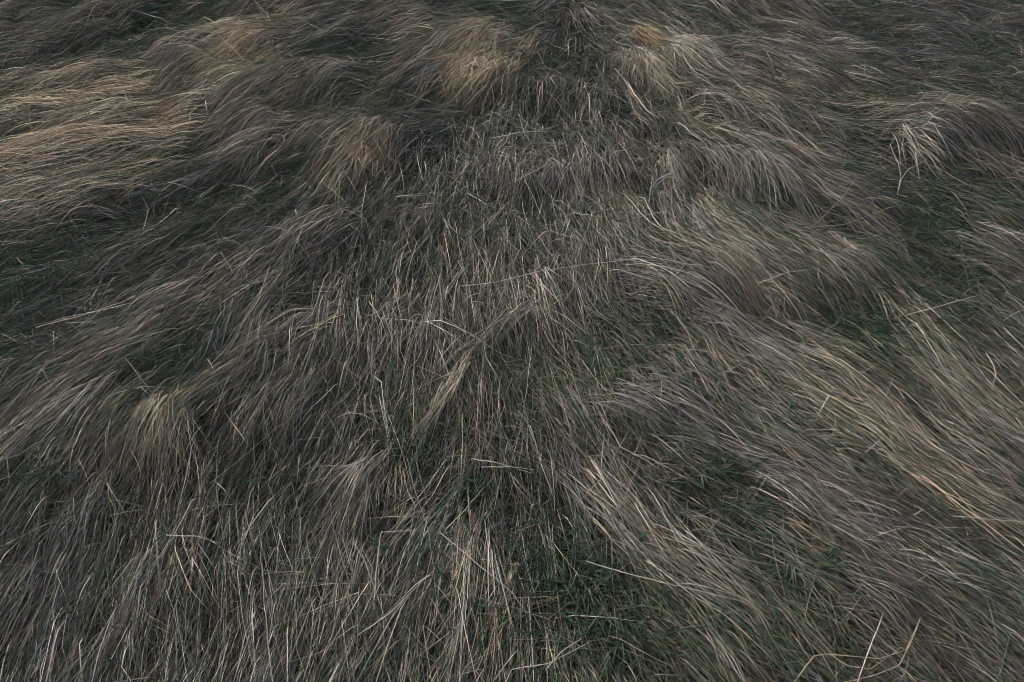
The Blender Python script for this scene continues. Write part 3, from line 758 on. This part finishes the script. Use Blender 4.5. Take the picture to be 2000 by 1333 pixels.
# single stalks lying on the grass
S = [
 ("long_stalk", [(900,559),(965,552),(1055,530),(1130,518),(1230,508),(1282,506)], "long straw-coloured stalk lying across the middle, above the twisted rope of stems", 'pale', .0028, None),
 ("blunt_stalk", [(1745,622),(1830,600),(1909,578)], "stiff pale stalk sticking out to the right, above the dense dark green tuft", 'pale', .0034, [.01, .05, .09]),
 ("broken_stalk", [(1366,350),(1395,330),(1418,302)], "short thick yellowish stalk of the broken cluster, upper end leaning right", 'pale', .0045, [.02,.05,.08]),
 ("broken_stalk", [(1416,314),(1445,332),(1490,362),(1530,395),(1575,428)], "long broken yellowish stalk running down to the right from the same cluster", 'pale', .004, [.07,.05,.035,.025,.01]),
 ("broken_stalk", [(1444,333),(1452,312),(1460,294)], "upright splinter of yellow straw in the broken cluster", 'pale', .0034, [.04,.07,.10]),
 ("broken_stalk", [(1412,312),(1430,309),(1452,309)], "short level splinter of yellow straw in the broken cluster", 'pale', .0030, [.06,.06,.07]),
 ("bent_stalk", [(730,1190),(733,1130),(738,1080),(743,1042),(780,1039),(808,1036)], "thick white stalk folded at a right angle in the foreground", 'pale', .0042, [.02,.045,.06,.07,.06,.03]),
 ("foreground_stalk", [(858,1040),(905,1080),(950,1118),(1000,1158),(1030,1198)], "long pale stalk slanting down to the right through the foreground green", 'pale', .0030, None),
 ("foreground_stalk", [(855,1070),(905,1110),(951,1140)], "thin yellow stalk just below and parallel to the long slanting one", 'tan', .0022, None),
 ("foreground_stalk", [(795,895),(812,965),(838,1040),(846,1110),(857,1220)], "long tan stalk running almost straight down beside the bent white stalk", 'tan', .0026, None),
 ("foreground_stalk", [(868,1037),(905,1000),(945,952)], "pale stalk rising to the right from the top of the slanting ones", 'pale', .0030, None),
 ("foreground_stalk", [(700,1240),(760,1200),(800,1160),(850,1110)], "pale stalk climbing right among the foreground straws", 'pale', .0034, None),
 ("lying_stalk", [(1145,1096),(1225,1120),(1300,1140),(1380,1158),(1462,1180)], "long white stalk crossing the lower right nearly level", 'pale', .0034, None),
 ("lying_stalk", [(1525,1045),(1550,1080),(1580,1130),(1610,1180),(1640,1275)], "whitish stalk running steeply down past the curling green blades", 'grey', .0030, None),
 ("lying_stalk", [(1860,1008),(1930,1014),(2010,1021)], "pale stalk running level out of the right edge", 'pale', .0032, None),
 ("lying_stalk", [(1850,1070),(1920,1098),(2010,1132)], "pale stalk slanting gently out of the right edge, the lower one", 'pale', .0028, None),
 ("zigzag_stalk", [(1550,1333),(1575,1300),(1590,1284),(1620,1280),(1720,1287),(1770,1270),(1798,1208)], "yellow-brown zigzag stalk at the bottom right, rising to a bent tip", 'gold', .0030, None),
 ("zigzag_stalk", [(1798,1208),(1780,1255),(1755,1302),(1700,1322),(1640,1334)], "second yellow stalk looping back from the zigzag one's tip to the bottom edge", 'gold', .0028, None),
 ("lying_stalk", [(1620,1278),(1655,1300),(1700,1310),(1760,1265)], "thin yellow stalk crossing inside the zigzag ones", 'gold', .0022, None),
 ("foreground_stalk", [(180,1333),(195,1270),(215,1215),(226,1190)], "pale yellow stalk rising from the bottom edge at the left", 'pale', .0034, None),
 ("foreground_stalk", [(533,1333),(524,1260),(515,1180),(512,1100)], "tall white stalk rising from the bottom edge, left of the middle", 'pale', .0034, None),
 ("foreground_stalk", [(325,1045),(385,1048),(430,1062)], "short yellowish stalk lying level at the lower left", 'pale', .0030, None),
 ("curved_leaf_stalk", [(500,1295),(492,1250),(488,1200),(492,1150)], "pale grey-green curved leaf beside the tall white stalk", 'grey', .0042, None),
 ("lying_stalk", [(410,945),(480,890),(540,835),(600,800)], "pale stalk slanting up to the right past the peach-coloured tuft", 'grey', .0022, None),
 ("lying_stalk", [(245,700),(280,745),(323,797)], "whitish stalk slanting down to the right on the left side", 'grey', .0028, None),
 ("lying_stalk", [(527,520),(505,585),(470,640),(450,680)], "pale stalk hanging diagonally below the left ledge", 'pale', .0026, None),
 ("hanging_stalk", [(806,860),(808,790),(806,740),(812,680)], "thin stalk hanging straight down left of the twisted rope", 'pale', .0024, None),
 ("lying_stalk", [(650,697),(700,737),(740,765)], "thin pale stalk slanting down to the right, left of the middle", 'grey', .0024, None),
 ("lying_stalk", [(700,673),(780,650),(840,630)], "thin stalk sloping gently up towards the twisted rope of stems", 'tan', .0022, None),
 ("lying_stalk", [(1005,355),(1060,325),(1090,315)], "straight pale stalk sloping up above the wide grey fringe", 'pale', .0034, None),
 ("lying_stalk", [(960,270),(1020,258),(1070,257)], "thin pale stalk lying level below the large domed tussock", 'pale', .0034, None),
 ("lying_stalk", [(1010,325),(1060,290),(1140,250),(1200,245)], "faint long stalk rising to the right towards the round dome", 'tan', .0030, None),
 ("lying_stalk", [(1210,430),(1250,400),(1285,365)], "thin stalk leaning against the pale tuft with the white leaves", 'tan', .0026, None),
 ("tangled_stalk", [(1738,282),(1755,320),(1760,345),(1755,365)], "pale bent stalk standing left of the loose spray of stems", 'pale', .0034, [.05,.06,.04,.02]),
 ("tangled_stalk", [(1590,440),(1640,390),(1670,350),(1780,308)], "long tan stalk reaching up to the big overhanging tussock", 'tan', .0030, None),
 ("tangled_stalk", [(1530,450),(1650,440),(1740,405),(1770,398)], "long tan stalk bending along below the big overhanging tussock", 'tan', .0030, None),
 ("tangled_stalk", [(1953,232),(1968,275),(1978,305),(1978,330)], "pale kinked stalk standing on top of the big overhanging tussock", 'pale', .0036, [.10,.07,.05,.05]),
 ("tangled_stalk", [(1772,385),(1752,380),(1760,350),(1775,330),(1810,312)], "pale looped stalk hanging from the front of the overhanging tussock", 'pale', .0036, [.02,.05,.07,.08,.06]),
 ("lying_stalk", [(1480,505),(1530,500),(1600,515),(1700,545)], "long grey stalk lying level above the brown tuft", 'grey', .0028, None),
 ("lying_stalk", [(1480,555),(1535,533),(1590,525)], "tan stalk rising gently right from the brown tuft", 'pale', .0026, None),
 ("curved_leaf_stalk", [(1925,690),(1940,715),(1945,735),(1938,755)], "pale hooked leaf near the right edge", 'pale', .0048, [.03,.06,.06,.03]),
 ("lying_stalk", [(1960,640),(1985,665),(2010,690)], "yellowish stalk slanting out at the right edge", 'pale', .0034, None),
 ("lying_stalk", [(1690,885),(1710,868),(1725,855)], "short pale splinter lying across the straw-coloured bundle", 'pale', .0032, None),
 ("yellow_stem", [(70,640),(150,620),(240,590),(262,580)], "orange-tinted stalk lying above the pale swathe at the left", 'gold', .0036, None),
 ("short_bundle_stalk", [(920,896),(965,903),(1040,925)], "upper straw of the short pale pair lying level below the middle", 'pale', .0032, None),
 ("short_bundle_stalk", [(940,912),(990,912),(1042,918)], "lower straw of the short pale pair lying level below the middle", 'pale', .0030, None),
 ("foreground_stalk", [(1065,1310),(1100,1270),(1135,1248)], "pale straw near the bottom edge under the green, slanting right", 'pale', .0032, None),
 ("foreground_stalk", [(1000,1308),(1070,1295),(1150,1255)], "pale straw sloping gently up to the right at the bottom middle", 'pale', .0030, None),
 ("lying_stalk", [(100,300),(120,280),(132,262)], "thin pale stalk standing out of the lower golden swathe", 'pale', .0026, [.02,.08,.14]),
 ("lying_stalk", [(280,450),(290,410),(278,385)], "faint dry stem standing up below the golden swathes", 'pale', .0024, [.02,.06,.1]),
]
for nm, pts, lab, colr, wd, lf in S:
    loose_stalk(nm, pts, lab, colr, wd, lf, head=.22 if nm == "yellow_stem" else None, scale=.84 if colr == 'pale' else .9)

# dark dead leaves and stems of a dock among the far grass at the upper left
for k, (px, py, sz, tilt, lab) in enumerate([(232, 42, .10, .7, "dark curled dead leaf on the far rise, leftmost of the four"),
        (268, 33, .10, .5, "dark dead leaf standing up on the far rise, between the other two"),
        (322, 8, .11, 1.1, "dark pointed dead leaf at the very top edge"),
        (232, 52, .07, .2, "small dark leaf lying just below the leftmost curled one")]):
    c = on_mat(px, py, .02)
    n = 9; s = np.linspace(0, 1, n)
    a = R(150 + 20 * k)
    P = c[None] + np.stack([np.cos(a) * s * sz, np.sin(a) * s * sz * .5, np.sin(s * 2.2) * sz * tilt], -1)
    V1, F1 = ribbons(P[None].astype(np.float32), np.array([sz * .30]), np.array([.5]), kind="leaf")
    V2, F2 = ribbons((P[None] + np.array([.004, .006, .004])).astype(np.float32), np.array([sz * .22]), np.array([-.6]), kind="leaf")
    o = link("dead_leaf", [(V1, F1, vcol(np.tile([[.045, .032, .028]], (n, 1)), 2)), (V2, F2, vcol(np.tile([[.06, .04, .03]], (n, 1)), 2))], M_DRY,
             origin=c, label=lab, cat="dead leaf")
